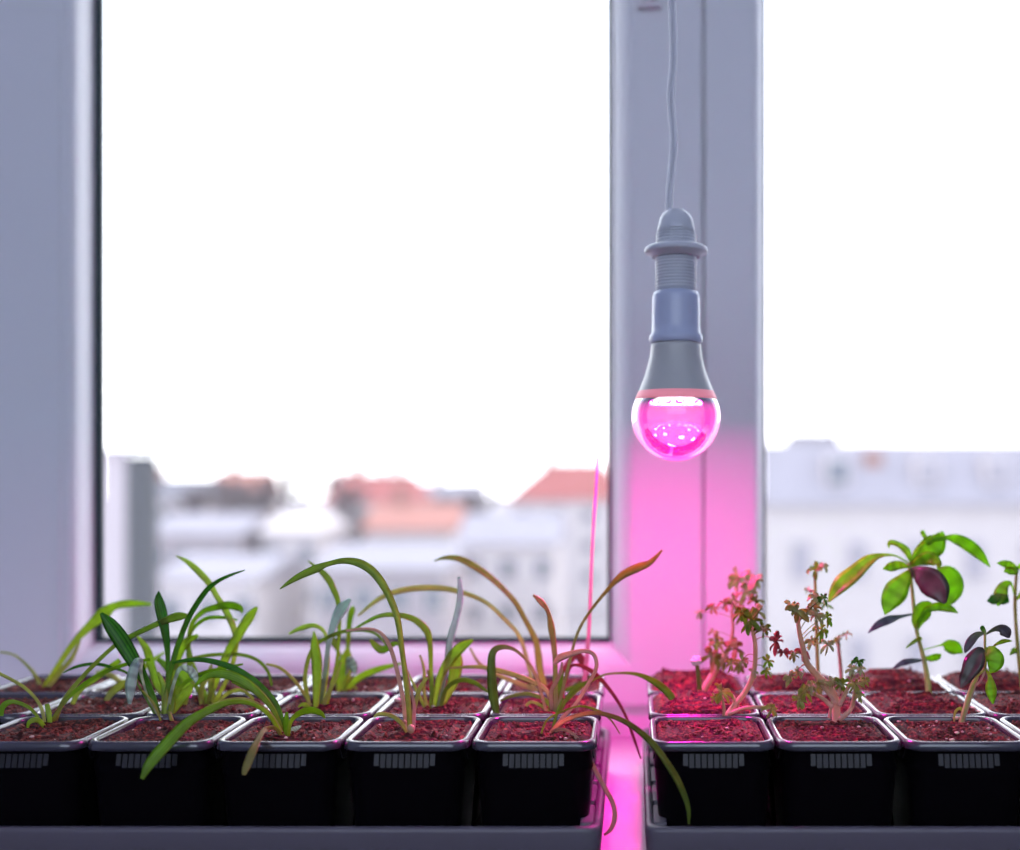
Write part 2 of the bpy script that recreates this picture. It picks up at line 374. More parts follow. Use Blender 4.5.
bn = MB(); bn.lathe([(br(74.5), bz(391.2)), (br(76.4), bz(392.6)), (br(80.2), bz(397)), (br(81.4), bz(399.4)), (br(81), bz(399.9)), (br(80.8), bz(399.4)), (br(79.6), bz(397)), (br(74.5), bz(391.2))], c0, 56)
bn.build('added_glow_band', emit('pink_imitated_housing_glow', (.75,.24,.30), .55), lamp)  # added emissive band imitates LED light leaking through the housing
# clear globe, LED board with its chips, a bright rim where the globe meets the housing
gb = MB(); R_ = 44.2; cy = 417.0; prof = []
for i in range(25):
    th = math.radians(24+ (180-24)*i/24)
    prof.append((br(2*R_*math.sin(th)) if i < 24 else .0002, bz(cy-R_*math.cos(th)*1.0)))
prof[0] = (br(80.5), bz(399.6))
prof = [p for i, p in enumerate(prof) if i == 0 or p[1] < prof[0][1]-.0006]
gb.lathe(prof, c0, 64)
gb.build('globe', globemat(), lamp)
zb = bz(401.0)
bd = MB(); bd.lathe([(br(2), zb+.0016), (br(76), zb+.0016), (br(77), zb), (br(2), zb-.0002)], c0, 48, (True, True))
bo = bd.build('led_board', emit('pink_lit_led_board', (.95,.22,.62), .55), lamp)
bring = MB(); bring.lathe([(br(77.3), zb+.0016), (br(78.6), zb+.0012), (br(78.8), zb-.0008), (br(77.3), zb-.0012), (br(77.2), zb)], c0, 56)
bring.build('diffuser_rim', emit('lit_white_diffuser_rim', (1,.80,.93), 2.6), lamp)
ch = MB(); ch2 = MB()
for rad, cnt in ((.0185, 13), (.0105, 7)):
    for k in range(cnt):
        a = 2*PI*k/cnt; x_, y_ = bx+rad*math.cos(a), BD+rad*math.sin(a)
        ch.box((x_-.0014, y_-.0014, zb-.0010), (x_+.0014, y_+.0014, zb-.0003))
        e = [ch2.vert((x_+p*.0013, y_+q*.0013, zb-.00105)) for p, q in ((-1,-1), (-1,1), (1,1), (1,-1))]; ch2.face(e, False)
        e = [ch2.vert((x_+p*.0013, y_+q*.0013, zb-.00100)) for p, q in ((-1,-1), (1,-1), (1,1), (-1,1))]; ch2.face(e, False)
ch.build('led_chip_bodies', M_house, bo); ch2.build('led_chip_array', emit('led_chips_magenta', (1.0, .008, .48), 4900), bo)
# ------------------------------------------------------------------ trays
def rrect(cx, cy, hx, hy, r, z, n=6):
    out = []
    for sx, sy, a0 in ((1,1,0), (-1,1,90), (-1,-1,180), (1,-1,270)):
        for k in range(n+1):
            a = math.radians(a0+90*k/n)
            out.append(Vector((cx+sx*(hx-r)+r*math.cos(a), cy+sy*(hy-r)+r*math.sin(a), z)))
    return out
TY0, TY1 = .6262, .882
def tray(x0, x1, label):
    cx, cy, hx, hy = (x0+x1)/2, (TY0+TY1)/2, (x1-x0)/2, (TY1-TY0)/2
    t = thing('seedling_tray', label, 'tray', (cx, cy, 0))
    b = MB()
    R = [(.0035, .0004), (.0020, .0035), (.0012, .012), (.0004, .022), (0, .0300), (.0003, .0322), (.0011, .0331), (.0028, .0334),
         (.0042, .0330), (.0048, .0322), (.0052, .030), (.0062, .0042)]
    rings = [rrect(cx, cy, hx-a, hy-a, .008, z) for a, z in R]
    b.loft(rings, (True, False)); b.face(list(range(len(b.v)-28, len(b.v))), False)
    b.build('tray_shell', M_tray, t)
    fl = MB(); fl.loft([rrect(cx, cy, hx-.0066, hy-.0066, .006, z) for z in (.0043, .0045)]); fl.build('tray_floor', M_pot, t)
    def block(a, c, bxx, d, z1=.0326):
        bt = MB()
        bt.loft([rrect((a+c)/2, (bxx+d)/2, (c-a)/2, (d-bxx)/2, .0018, z, 3) for z in (.0045, z1-.0006)]+[rrect((a+c)/2, (bxx+d)/2, (c-a)/2-.0007, (d-bxx)/2-.0007, .0014, z1, 3)], (True, True))
        bt.build('rim_block', M_tray, t)
    y = TY0+.012
    while y < TY1-.03:
        for xa in (x0+.0050, x1-.0126):
            block(xa, xa+.0076, y, y+.036)
        y += .0445
    x = x0+.03
    while x < x1-.03:
        block(x, x+.03, TY1-.010, TY1-.0050); x += .045
    return t
XLE, XRS = -.0215, .0085
PXP = .0745; PXR = .0738
tray(XLE-6*PXP-.006, XLE+.0025, 'long grey-black tray under the left block of pots, up to the pink gap')
tray(XRS-.0028, XRS+6*PXR+.006, 'long grey-black tray under the right block of pots, right of the pink gap')

# ------------------------------------------------------------------ pots
ROWY = (.6775, .7530, .8285)
ZR = .078
def pot_mesh(cx, cy):
    hx, hy = .0368, .0374
    z0 = .0048
    R = [(.0078, z0, .008), (.0068, z0+.003, .009), (.0030, ZR-.0175, .0105), (.0024, ZR-.0165, .0105), (.0042, ZR-.0062, .0105), (.0022, ZR-.0055, .0105),
         (.0004, ZR-.0052, .011)]
    b = MB(); b.loft([rrect(cx, cy, hx-a, hy-a, r, z, 7) for a, z, r in R], (True, False))
    c = MB()
    R2 = [(.0004, ZR-.0051, .011), (0, ZR-.0046, .011), (.0009, ZR-.0014, .011), (.0014, ZR-.0004, .011), (.0022, ZR, .0105), (.0034, ZR-.0001, .010), (.0041, ZR-.0007, .0095), (.0044, ZR-.0020, .0095), (.0049, ZR-.012, .009), (.0060, ZR-.030, .009)]
    c.loft([rrect(cx, cy, hx-a, hy-a, r, z, 7) for a, z, r in R2], (False, False))
    rb = MB(); z1, z2 = ZR-.0152, ZR-.0075
    for k in range(10):
        u = (k-4.5)*.0036; w_ = .0014; zz = z1+(.0012 if k in (0, 9) else 0)
        for sg in (-1, 1):
            e1, e2 = hy-.0022, hy-.0038; yi = cy+sg*(hy-.0060); xi = cx+sg*(hx-.0060)
            f1, f2 = hx-.0022, hx-.0038
            for pts in ([(cx+u-w_, cy+sg*e1, zz), (cx+u+w_, cy+sg*e1, zz), (cx+u+w_, cy+sg*e2, z2), (cx+u-w_, cy+sg*e2, z2)],
                        [(cx+sg*f1, cy+u-w_, zz), (cx+sg*f1, cy+u+w_, zz), (cx+sg*f2, cy+u+w_, z2), (cx+sg*f2, cy+u-w_, z2)]):
                ins = [(p[0], yi, p[2]) if pts[0][1] == pts[1][1] else (xi, p[1], p[2]) for p in pts]
                o_ = [rb.vert(p) for p in pts]; i_ = [rb.vert(p) for p in ins]
                rb.face(o_, False)
                for q in range(4): rb.face([o_[q], i_[q], i_[(q+1) % 4], o_[(q+1) % 4]], False)
    return b, c, rb
def soil_mesh(cx, cy, level, mound, seed):
    hx, hy = .0368-.0050, .0374-.0050
    if level > ZR-.001 or mound > .003: hx += .0010; hy += .0010
    b = MB(); n, mr = 84, 34; off = Vector((seed*3.7, seed*1.3, seed*.7)); rings = []
    for j in range(1, mr+1):
        f = j/mr; ring = []
        for p in rrect(0, 0, hx, hy, .0105, 0, 20):
            q = Vector((p.x*f, p.y*f, 0))
            h = noise.noise(q*60+off)*.0022+noise.noise(q*170+off)*.0020+noise.noise(q*430+off)*.0020+noise.noise(q*900+off)*.0010
            h += mound*(1-f**3)
            h += max(0, noise.noise(q*300+off*2)-.25)*.006
            ring.append(Vector((cx+q.x, cy+q.y, level+h*(.25+.75*min(1, (1-f)*8)) - (.0012 if j == mr else 0))))
        rings.append(ring)
    rings.reverse()
    b.loft(rings, (False, True))
    return b
def grit_mesh(cx, cy, level, mound, seed, n=60):
    r = random.Random(seed); b = MB()
    for k in range(n):
        u, v = r.uniform(-.029, .029), r.uniform(-.029, .029); s = r.uniform(.0005, .0012)
        f = max(abs(u), abs(v))/.031
        b.ball((cx+u, cy+v, level+mound*(1-f**3)+r.uniform(-.0004, .0016)), s, 5, (r.uniform(.7,1.5), r.uniform(.7,1.3), r.uniform(.5,.9)))
    return b
POTS = {}
def pot(col, row, label, level=.0748, mound=0, pebbles=3, name='potted_seedling', cat='potted seedling'):
    cx = XLE-PXP*(col+.5) if col >= 0 else XRS+PXR*(-col-.5)
    cy = ROWY[row]; sd = (col*7+row*31+101)
    grp = 'pots of seedlings in the left tray' if col >= 0 else 'pots of seedlings in the right tray'
    t = thing(name, label, cat, (cx, cy, .0048), grp)
    b, c, rb = pot_mesh(cx, cy); po = b.build('pot', M_pot, t); c.build('pot_rim', M_rim, po); rb.build('ribbed_band', M_band, po)
    so = soil_mesh(cx, cy, level, mound, sd).build('soil', M_soil, t)
    grit_mesh(cx, cy, level, mound, sd, 170).build('soil_crumbs', simple_crumb, so, kind='stuff')
    if pebbles:
        grit_mesh(cx, cy, level+.0006, mound, sd+5, pebbles).build('pale_grit', M_grit, so, kind='stuff')
    POTS[(col, row)] = (t, level+mound*.8)
    return t
simple_crumb = simple('soil_crumb_brown', (.17,.045,.030), .85, var=.8, scale=500)

def px_leaf(t, lev, pts, mat, fold=.25, roll=.35, name='leaf', dbase=None, label=None, parent=None):
    """pts: (px, py, width px[, depth offset cm]); the first point stands on the soil"""
    d0 = dbase if dbase else (HC-lev)*F/(pts[0][1]-VY)
    out = []; n = len(pts)
    for i, p in enumerate(pts):
        off = p[3]/100 if len(p) > 3 else 0
        d = d0+off; q = P(p[0], p[1], d)
        out.append((q.x, q.y, q.z, p[2]/2/F*d*1.05))
    if not dbase:   # root the leaf a little below the soil
        a = out[0]; out.insert(0, (a[0], a[1], a[2]-.004, a[3]))
    mb = MB(); blade(mb, out, fold, roll)
    return mb.build(name, LM[mat], parent if parent else t, label=label)
def px_stem(t, lev, pts, mat, name='stem', parent=None, dbase=None, sub=True):
    d0 = dbase if dbase else (HC-lev)*F/(pts[0][1]-VY)
    c = []
    for p in pts:
        d = d0+(p[3]/100 if len(p) > 3 else 0); q = P(p[0], p[1], d); c.append((q.x, q.y, q.z, p[2]/2/F*d))
    if not dbase: a = c[0]; c.insert(0, (a[0], a[1], a[2]-.004, a[3]))
    cc = catmull(c, 6); mb = MB(); mb.tube([p[:3] for p in cc], [max(p[3], .0002) for p in cc], 9)
    return mb.build(name, LM[mat], parent if parent else t), d0
def plant(col, row, leaves, lev=None):
    t, l0 = POTS[(col, row)]; lev = lev or l0
    for lf in leaves:
        mat, pts = lf[0], lf[1]; kw = lf[2] if len(lf) > 2 else {}
        px_leaf(t, lev, pts, mat, **kw)

# ---- left tray: column 0 is nearest the gap
pot(4, 0, 'front pot farthest left, thin pale seedling with arching leaves')
pot(3, 0, 'front pot with tall dark upright blades and a pale hanging leaf')
pot(2, 0, 'front pot whose long green leaf and short tan leaf droop over the rims')
pot(1, 0, 'front pot with one tall arching blade and a tan husk at its foot')
pot(0, 0, 'front pot beside the pink gap, reddish soil, two long leaves trailing over the tray')
pot(5, 1, 'second-row pot cut off by the left edge of the photo, no plant of its own')
pot(4, 1, 'second-row pot behind the farthest left front pot, dark soil and two low leaves')
pot(3, 1, 'second-row pot behind the dark-bladed seedling, bright green leaves low beside it')
pot(2, 1, 'second-row pot with bright yellow-green blades and one leaf bending to the upper left')
pot(1, 1, 'second-row pot with a broad yellow-green blade and blue-white leaf tips')
pot(0, 1, 'second-row pot next to the gap with tan, pink and olive grassy leaves')
pot(5, 2, 'back-row pot by the left window frame, mostly bare soil')
pot(4, 2, 'back-row pot with a blurred leaf bending across the lower left pane corner', name='potted_seedling')
pot(3, 2, 'back-row pot behind the bright second-row blades, hidden among leaves')
pot(2, 2, 'back-row pot under the left pane, mostly bare dark soil in a pale-edged rim')
pot(1, 2, 'back-row pot with a stubby yellow-green leaf and a small round pale leaf')
pot(0, 2, 'back-row pot left of the gap with a very tall thin pink stalk')

plant(4, 0, [
 ('faded', [(45,725,3), (40,705,3,.2), (25,688,3,.4), (0,674,3,.5), (-20,668,2,.5)]),
 ('green', [(43,726,3), (31,709,3,-.3), (14,702,4,-.6), (4,706,7,-.8), (2,716,5,-.9)]),
 ('olive', [(55,722,4), (64,700,4,.5), (85,674,4,1), (113,647,4,1.4), (129,637,5,1.6), (159,623,6,1.8), (178,616,9,1.9), (189,616,4,2)]),
 ('green', [(52,723,4), (66,700,4,.8), (93,678,4,1.4), (123,665,4,2), (150,659,3,2.4)]),
 ('bright', [(50,725,4), (49,714,5,.1), (47,704,4,.2)]),
 ('bright', [(44,727,4), (38,720,5,-.3), (30,722,5,-.5), (28,728,3,-.5)]),
])
plant(3, 0, [
 ('dark', [(160,718,4), (152,694,6,.1), (140,671,11,.1), (125,645,15,.1), (112,626,13,.1), (101,613,3,.1)], dict(fold=.35, roll=.2)),
 ('pale', [(161,720,2), (148,697,2,-.3), (141,674,3,-.5), (139,661,8,-.6), (134,671,12,-.8), (131,688,13,-.9), (130,704,4,-1)], dict(fold=.15)),
 ('dark', [(166,716,4), (167,690,3), (168,660,4,.1), (166,636,7,.1), (162,614,10,.2), (159,600,8,.3), (159,591,1,.3)], dict(fold=.5)),
 ('dark', [(163,718,4), (168,684,4,.2), (176,651,5,.3), (189,617,5,.4), (205,592,5,.5), (216,582,4,.5), (230,575,3,.6), (245,570,1,.6)], dict(fold=.5)),
 ('bright', [(169,718,4), (176,705,9,.2), (186,693,9,.4), (193,684,3,.5)]),
 ('pale', [(167,718,3), (171,694,3,-.3), (179,670,4,-.4), (189,669,9,-.6), (195,675,10,-.8), (197,684,2,-.9)]),
 ('green', [(158,719,4), (152,700,5,.6), (146,684,4,.8), (143,662,3,1)]),
 ('green', [(170,719,5), (172,704,6,.2), (172,690,5,.3), (176,676,3,.4)]),
 ('bright', [(164,719,5), (165,700,6,.3), (163,684,5,.5), (158,672,2,.6)]),
 ('dark', [(157,719,2), (133,678,2,.6), (110,667,3,.8), (93,664,3,1), (76,667,3,1.1), (63,673,1,1.2)]),
 ('faded', [(161,722,2), (154,704,2,-.4), (142,690,1.5,-.8)]),
 ('faded', [(173,722,2), (169,712,4,-.3), (172,722,5,-.5), (178,730,2,-.7)]),
 ('green', [(171,719,4), (178,690,4,.8), (200,674,4,1.1), (225,668,4,1.3), (243,664,2,1.5)]),
])
plant(2, 0, [
 ('dark', [(284,733,4), (277,706,5,.1), (258,684,6,.1), (235,669,6,.1), (210,661,5,.1), (190,660,4,.1), (172,663,2,.1)], dict(fold=.45)),
 ('green', [(283,734,4), (272,708,5,-.2), (252,687,8,-.4), (232,676,9,-.4), (215,674,8,-.4), (204,678,6,-.4), (194,687,2,-.4)]),
 ('bright', [(283,733,4), (275,704,5,.3), (262,692,8,.4), (246,684,10,.5), (232,681,3,.6)]),
 ('green', [(281,736,4), (270,716,4,-.9), (252,704,4,-1.6), (232,702,5,-2.2), (212,709,7,-2.8), (189,722,10,-3.5), (169,742,12,-4.2), (151,763,11,-4.8), (142,779,4,-5.1)], dict(fold=.2, roll=.15)),
 ('faded', [(283,735,3), (268,712,4,-.4), (246,700,4,-.6), (222,702,4,-.8), (200,711,2,-1)]),
 ('tan', [(281,737,3), (275,728,4,-.9), (264,731,6,-2.2), (255,747,8,-3.8), (247,766,8,-4.4), (244,775,4,-4.7)], dict(fold=.2, roll=.1)),
 ('green', [(288,736,4), (291,721,4,-.3), (300,713,7,-.6), (312,710,9,-1), (321,713,7,-1.2), (325,718,2,-1.3)], dict(fold=.1, roll=.5)),
 ('pale', [(289,733,3), (294,729,6,-.2), (301,726,2,-.3)]),
 ('green', [(286,734,5), (286,722,6), (287,712,2)]),
])
plant(1, 0, [
 ('olive', [(410,732,5), (408,700,5,.1), (402,650,5,.2), (397,617,6,.2), (387,592,7,.3), (375,574,8,.3), (361,564,8,.4), (345,561,6,.4), (329,564,5,.5), (317,569,8,.5), (303,575,7,.5), (292,581,5,.5), (280,589,1,.5)], dict(fold=.5, roll=.25)),
 ('pink', [(406,731,4), (403,700,4,-.2), (395,663,4,-.3), (388,643,4,-.4), (379,632,3,-.4), (366,629,3,-.4), (346,631,2,-.4)]),
 ('faded', [(408,736,2), (402,724,4,-.6), (392,716,4,-.9), (380,714,4,-1.2), (374,717,2,-1.3)]),
 ('faded', [(411,730,3), (414,710,4,.4), (420,688,4,.6), (428,677,3,.8)]),
 ('pink', [(413,731,4), (414,705,3,.6), (409,682,2,.8), (404,655,2,1)]),
])
t, l0 = POTS[(1, 0)]
m = MB(); m.ball(P(411, 729, .664), .0024, 10, (1, .8, 1.15)); m.ball(P(405, 722, .67), .0012, 8); m.build('seed_husk', simple('tan_husk', (.62,.36,.22), .5, bump=.4, scale=400), t)
m = MB(); m.ball(P(398, 700, .735), .0020, 8, (1.4, 1, .7)); m.build('soil_pebble', M_grit, POTS[(1, 1)][0])
plant(0, 0, [
 ('pink', [(552,731,4), (564,716,4), (576,703,4), (588,684,4), (596,668,4,.1), (594,655,4,.3), (584,651,4,.5), (571,654,6,.7), (560,658,7,.9), (554,664,3,1)], dict(roll=.3)),
 ('pinkgreen', [(551,732,4), (563,721,5,-.4), (582,714,5,-1), (601,713,5,-2), (625,721,6,-3.3), (648,738,7,-4.6), (665,759,7,-5.1), (679,782,7,-5.3), (688,806,5,-5.3), (689,824,2,-5.2)], dict(fold=.35, roll=.3)),
 ('pink', [(552,732,4), (561,729,4,-.6), (572,733,4,-1.4), (583,746,4,-2.2), (593,765,5,-2.8), (604,786,5,-3.2), (613,803,5,-3.4), (615,817,5,-3.5), (611,829,4,-3.4), (604,835,2,-3.2)]),
 ('olive', [(541,735,2), (547,720,2), (561,712,2,-.2), (580,706,2,-.5), (599,711,3,-.9), (611,720,2,-1.2), (620,734,1,-1.4)]),
 ('olive', [(553,729,3), (557,712,3,.2), (563,698,2,.4)]),
])
# second row
plant(4, 1, [
 ('bright', [(72,706,4), (80,690,5,.4), (98,676,6,.8), (120,660,5,1)]),
 ('faded', [(105,703,4), (112,692,7,.4), (124,683,8,.5), (132,682,3,.5)]),
])
plant(3, 1, [
 ('bright', [(178,704,5), (160,690,6,.2), (152,668,7,.4), (147,650,7,.4), (137,636,2,.5)]),
 ('bright', [(180,704,6), (172,682,7,.2), (177,658,8,.4), (186,642,8,.4), (198,635,3,.4)]),
 ('olive', [(176,704,4), (170,672,4,.2), (198,657,4,.4), (235,654,4,.6), (256,659,4,.6), (268,671,4,.5), (272,686,2,.4)]),
 ('faded', [(185,704,4), (189,690,4,-.3), (196,680,3,-.4)]),
 ('green', [(176,703,5), (178,685,8,.3), (170,670,8,.5), (158,659,4,.5)]),
 ('bright', [(182,704,5), (186,684,9,.3), (180,670,10,.5), (172,662,3,.5)]),
])
plant(2, 1, [
 ('bright', [(208,704,6), (213,688,6,.2), (226,657,8,.4), (241,630,9,.5), (250,616,9,.6), (257,607,3,.6)]),
 ('bright', [(214,704,4), (230,672,4,.6), (236,640,5,.8), (228,615,6,.9), (216,595,5,1), (209,583,6,1), (196,569,6,1.1), (186,561,4,1.1), (176,556,1,1.1)]),
 ('green', [(205,704,4), (190,670,4,.4), (190,630,4,.6), (201,613,5,.6), (216,607,7,.7), (230,605,9,.8), (240,608,8,.9), (242,613,2,.9)], dict(fold=.15)),
 ('green', [(209,704,4), (192,660,3,.7), (190,635,3,.8), (203,620,4,.9), (220,617,4,1), (237,620,2,1)]),
 ('faded', [(213,703,5), (211,684,6,-.2), (213,668,5,-.3)]),
 ('faded', [(202,704,5), (201,690,5,-.1), (207,676,5,-.1), (212,664,2)]),
 ('faded', [(218,703,3), (228,693,4,-.3), (242,690,4,-.4), (254,699,3,-.5)]),
])
plant(1, 1, [
 ('bright', [(316,708,5), (317,686,8,.1), (317,662,10,.2), (315,645,8,.2), (314,631,1,.2)], dict(fold=.3, roll=.15)),
 ('bluish', [(320,706,4), (325,672,4,.2), (329,642,5,.3), (335,621,8,.3), (342,608,11,.3), (350,599,3,.3)]),
 ('olive', [(309,705,4), (305,678,4,-.2), (311,652,4,-.2), (324,639,4,-.2), (345,631,4,-.3), (365,630,4,-.3), (378,635,3,-.4), (387,646,2,-.4)]),
 ('bright', [(322,706,3), (328,665,3,.6), (326,636,3,.7), (316,626,4,.8), (302,628,5,.8), (289,634,2,.8)]),
 ('green', [(326,706,4), (337,660,3,.8), (339,610,4,.9), (333,588,6,.9), (324,574,6,1), (308,561,1,1)]),
 ('faded', [(311,707,3), (304,694,3,-.4), (294,680,3,-.6), (280,668,3,-.8), (266,664,2,-.9)]),
 ('faded', [(323,707,4), (328,694,4), (336,678,3), (341,662,2)]),
 ('bright', [(311,709,2), (304,705,5,-.2), (298,709,3,-.3)]),
])
plant(0, 1, [
 ('tan', [(556,712,5), (555,690,5,.1), (555,662,5,.1), (553,640,6,.2), (551,627,7,.2), (548,612,4,.2), (541,602,6,.2), (533,595,2,.2)]),
 ('tan', [(557,712,4), (564,684,3,.3), (571,655,3,.4), (577,634,3,.5), (588,614,3,.5), (607,590,4,.6), (622,575,8,.6), (638,567,9,.6), (650,562,6,.6), (662,550,2,.6)], dict(fold=.3)),
 ('pinkgreen', [(546,712,3), (534,672,3,-.2), (518,652,3,-.4), (503,647,5,-.6), (493,653,7,-.8), (492,674,9,-1), (494,696,10,-1.1), (497,714,6,-1.2)], dict(fold=.3, roll=.2)),
 ('olive', [(552,711,4), (545,700,4,-.1), (529,694,4,-.3), (512,696,3,-.5), (500,701,2,-.6)]),
 ('faded', [(554,712,4), (546,690,4,.4), (528,680,5,.6), (504,672,5,.8), (480,667,4,1), (450,668,2,1.2)]),
 ('olive', [(560,711,3), (570,694,5,.2), (582,684,4,.3), (592,680,2,.4)]),
 ('pink', [(552,712,4), (551,692,4,-.2), (560,674,4,-.2), (562,662,2,-.2)]),
 ('olive', [(559,709,3), (580,689,2), (601,676,2), (618,673,2.5,-.2), (637,674,4,-.4), (654,681,7,-.6), (667,691,8,-.8), (673,700,7,-1), (670,707,4,-1.1)], dict(roll=.3)),
 ('redleaf', [(560,710,3), (566,680,3,.8), (573,665,3,.9), (592,671,5,.8), (611,691,4,.6), (625,714,3,.2), (634,738,3,-.2), (641,759,1.5,-.5)]),
 ('faded', [(548,711,3), (533,702,3,-.4), (526,706,3,-.6)]),
 ('olive', [(553,711,5), (556,696,6,.1), (560,684,5,.2), (563,670,2,.2)]),
])
# plant of column 1 in the second row has a partner stem group at x 433
plant(1, 1, [
 ('bright', [(434,707,6), (440,678,7,.1), (450,659,10,.3), (461,647,10,.4), (473,640,3,.5)], dict(roll=.2)),
 ('bluish', [(438,707,4), (446,668,5,.3), (450,640,7,.4), (457,614,6,.5), (460,596,6,.5), (459,577,3,.5)]),
 ('bright', [(441,706,5), (452,684,10,.5), (456,664,13,.6), (458,650,4,.7)]),
 ('green', [(432,707,4), (431,672,4,.1), (430,645,5), (426,630,7), (413,619,6,-.1), (395,615,5,-.2), (377,617,4,-.3), (353,630,2,-.4)]),
 ('faded', [(427,708,3), (424,690,3,-.1), (424,670,3,-.1), (420,655,2,-.1)]),
 ('olive', [(441,708,4), (446,689,4,-.2), (459,680,5,-.3), (474,682,5,-.5), (488,692,2,-.6)]),
 ('tan', [(430,707,4), (432,688,4,.2), (428,670,3,.3)]),
 ('green', [(424,706,3), (404,664,2,.6), (398,644,3,.7), (382,650,8,.8), (370,640,3,.9)]),
], lev=POTS[(1,1)][1])
# third row
plant(4, 2, [
 ('bright', [(45,687,5), (58,666,5), (76,640,6), (92,624,9,.2), (104,613,12,.3), (114,606,8,.3), (130,603,8,.4), (151,604,3,.4)]),
 ('faded', [(40,686,4), (33,672,3), (16,656,2), (0,652,2)]),
 ('faded', [(48,687,4), (60,672,5,.3), (72,658,4,.4), (80,640,2,.4)]),
])
plant(3, 2, [('bright', [(130,688,4), (140,672,5), (150,662,5), (165,652,2)]), ('faded', [(126,688,4), (112,676,5), (96,672,3)])])
plant(1, 2, [
 ('bright', [(341,692,8), (343,676,14,.1), (346,660,13,.2), (348,648,3,.2)], dict(roll=.2)),
 ('bright', [(345,692,5), (358,678,7), (378,669,7,.2), (402,663,2,.3)]),
 ('pale', [(347,691,3), (347,672,3,-.3), (350,660,8,-.4), (354,666,11,-.5), (355,674,3,-.6)]),
 ('green', [(343,691,3), (347,660,3,.2), (349,625,5,.3), (352,610,6,.3), (354,606,1,.3)]),
 ('olive', [(356,690,3), (340,655,3,.4), (332,640,7,.4), (326,636,2,.4)]),
])
plant(0, 2, [
 ('stalk', [(583,694,7), (585,672,5), (588,640,4), (590,600,3.5), (592,550,3), (595,500,3), (599,440,2), (603,381,1)], dict(fold=.4)),
 ('olive', [(546,692,5), (540,672,7), (538,655,7), (535,640,6), (525,620,5,-.1), (514,601,5,-.2), (493,580,6,-.3), (475,567,7,-.4), (459,559,6,-.4), (445,558,4,-.5), (434,561,1,-.5)], dict(fold=.4)),
 ('faded', [(534,692,4), (527,660,4), (519,636,4), (505,620,4), (485,602,4), (460,592,5), (435,588,6), (405,590,6), (381,598,5), (358,616,2)]),
 ('faded', [(538,692,4), (520,684,5), (500,676,4), (480,664,3), (470,648,2)]),
 ('olive', [(550,693,4), (572,688,5), (590,676,3)]),
 ('redleaf', [(540,692,5), (556,680,4), (575,655,8), (584,664,8), (588,680,3)]),
])

# ---- right tray: column -1 is nearest the gap
pot(-1, 0, 'front pot right of the gap, leaning pink-stemmed herb with small curled leaves', level=.0752, mound=.001, pebbles=2)
pot(-2, 0, 'front pot with the thickest branching pink stem and many tiny curled leaflets', level=.0752, mound=.001, pebbles=2)
pot(-3, 0, 'front pot at the right with a small seedling carrying purple-brown and green pointed leaves', level=.0745, mound=.0015, pebbles=16)
pot(-4, 0, 'front pot cut off by the right edge of the photo', level=.0748, mound=.001, pebbles=3)
pot(-1, 1, 'second-row pot right of the gap, heaped soil, blurred curly herb before the pink mullion', level=.0775, mound=.005, pebbles=2)
pot(-2, 1, 'second-row pot with a thin pale herb stem rising before the right pane', level=.0765, mound=.003, pebbles=2)
pot(-3, 1, 'second-row pot with the tall broad-leaved green plant before the right pane', level=.0775, mound=.003, pebbles=2)
pot(-4, 1, 'second-row pot at the right edge with a thin upright plant of small green leaves', level=.0775, mound=.003, pebbles=2)
pot(-1, 2, 'back-row pot right of the gap, bare heaped soil below the pink mullion', level=.0775, mound=.006, pebbles=1)
pot(-2, 2, 'back-row pot of bare heaped soil under the left corner of the right pane', level=.0775, mound=.003, pebbles=1)
pot(-3, 2, 'back-row pot of bare heaped soil behind the broad-leaved green plant', level=.0775, mound=.006, pebbles=1)
pot(-4, 2, 'back-row pot of bare heaped soil at the right edge of the photo', level=.0775, mound=.006, pebbles=1)

def cluster(parent, px, py, r, d, mat, anchor, seed, n=6):
    """a compound leaf: petiole and curled lobes"""
    rr = random.Random(seed); c = P(px, py, d); s = r/F*d; a = P(*anchor); mb = MB()
    mid = (a+c)/2+Vector((rr.uniform(-.15, .15)*s, 0, .35*s))
    mb.tube([Vector(p) for p in catmull([tuple(a), tuple(mid), tuple(c)], 4)], .00028, 6)
    for k in range(n):
        ang = 2*PI*k/n+rr.uniform(-.4, .4); dy = rr.uniform(-.8, .8); ln = s*rr.uniform(.6, 1.05)
        dr = Vector((math.cos(ang), dy, math.sin(ang))).normalized()
        curl = Vector((rr.uniform(-.5, .5), rr.uniform(-.5, .5), -rr.uniform(.4, 1.2)))
        p1 = c+dr*ln*.45; p2 = c+dr*ln*.85+curl*ln*.15; p3 = c+dr*ln+curl*ln*.5; wd = ln*rr.uniform(.15, .27)
        blade(mb, [(*c, wd*.3), (*p1, wd), (*p2, wd*1.05), (*p3, wd*.25)], .4, rr.uniform(-1, 1), k=4)
        if rr.random() < .6:
            q = p1+Vector((rr.uniform(-.3, .3), rr.uniform(-.3, .3), rr.uniform(-.1, .4)))*ln
            blade(mb, [(*p1, wd*.3), (*((p1+q)/2), wd*.8), (*q, wd*.25)], .4, rr.uniform(-1, 1), k=4)
    return mb.build('leaf', LM[mat], parent)
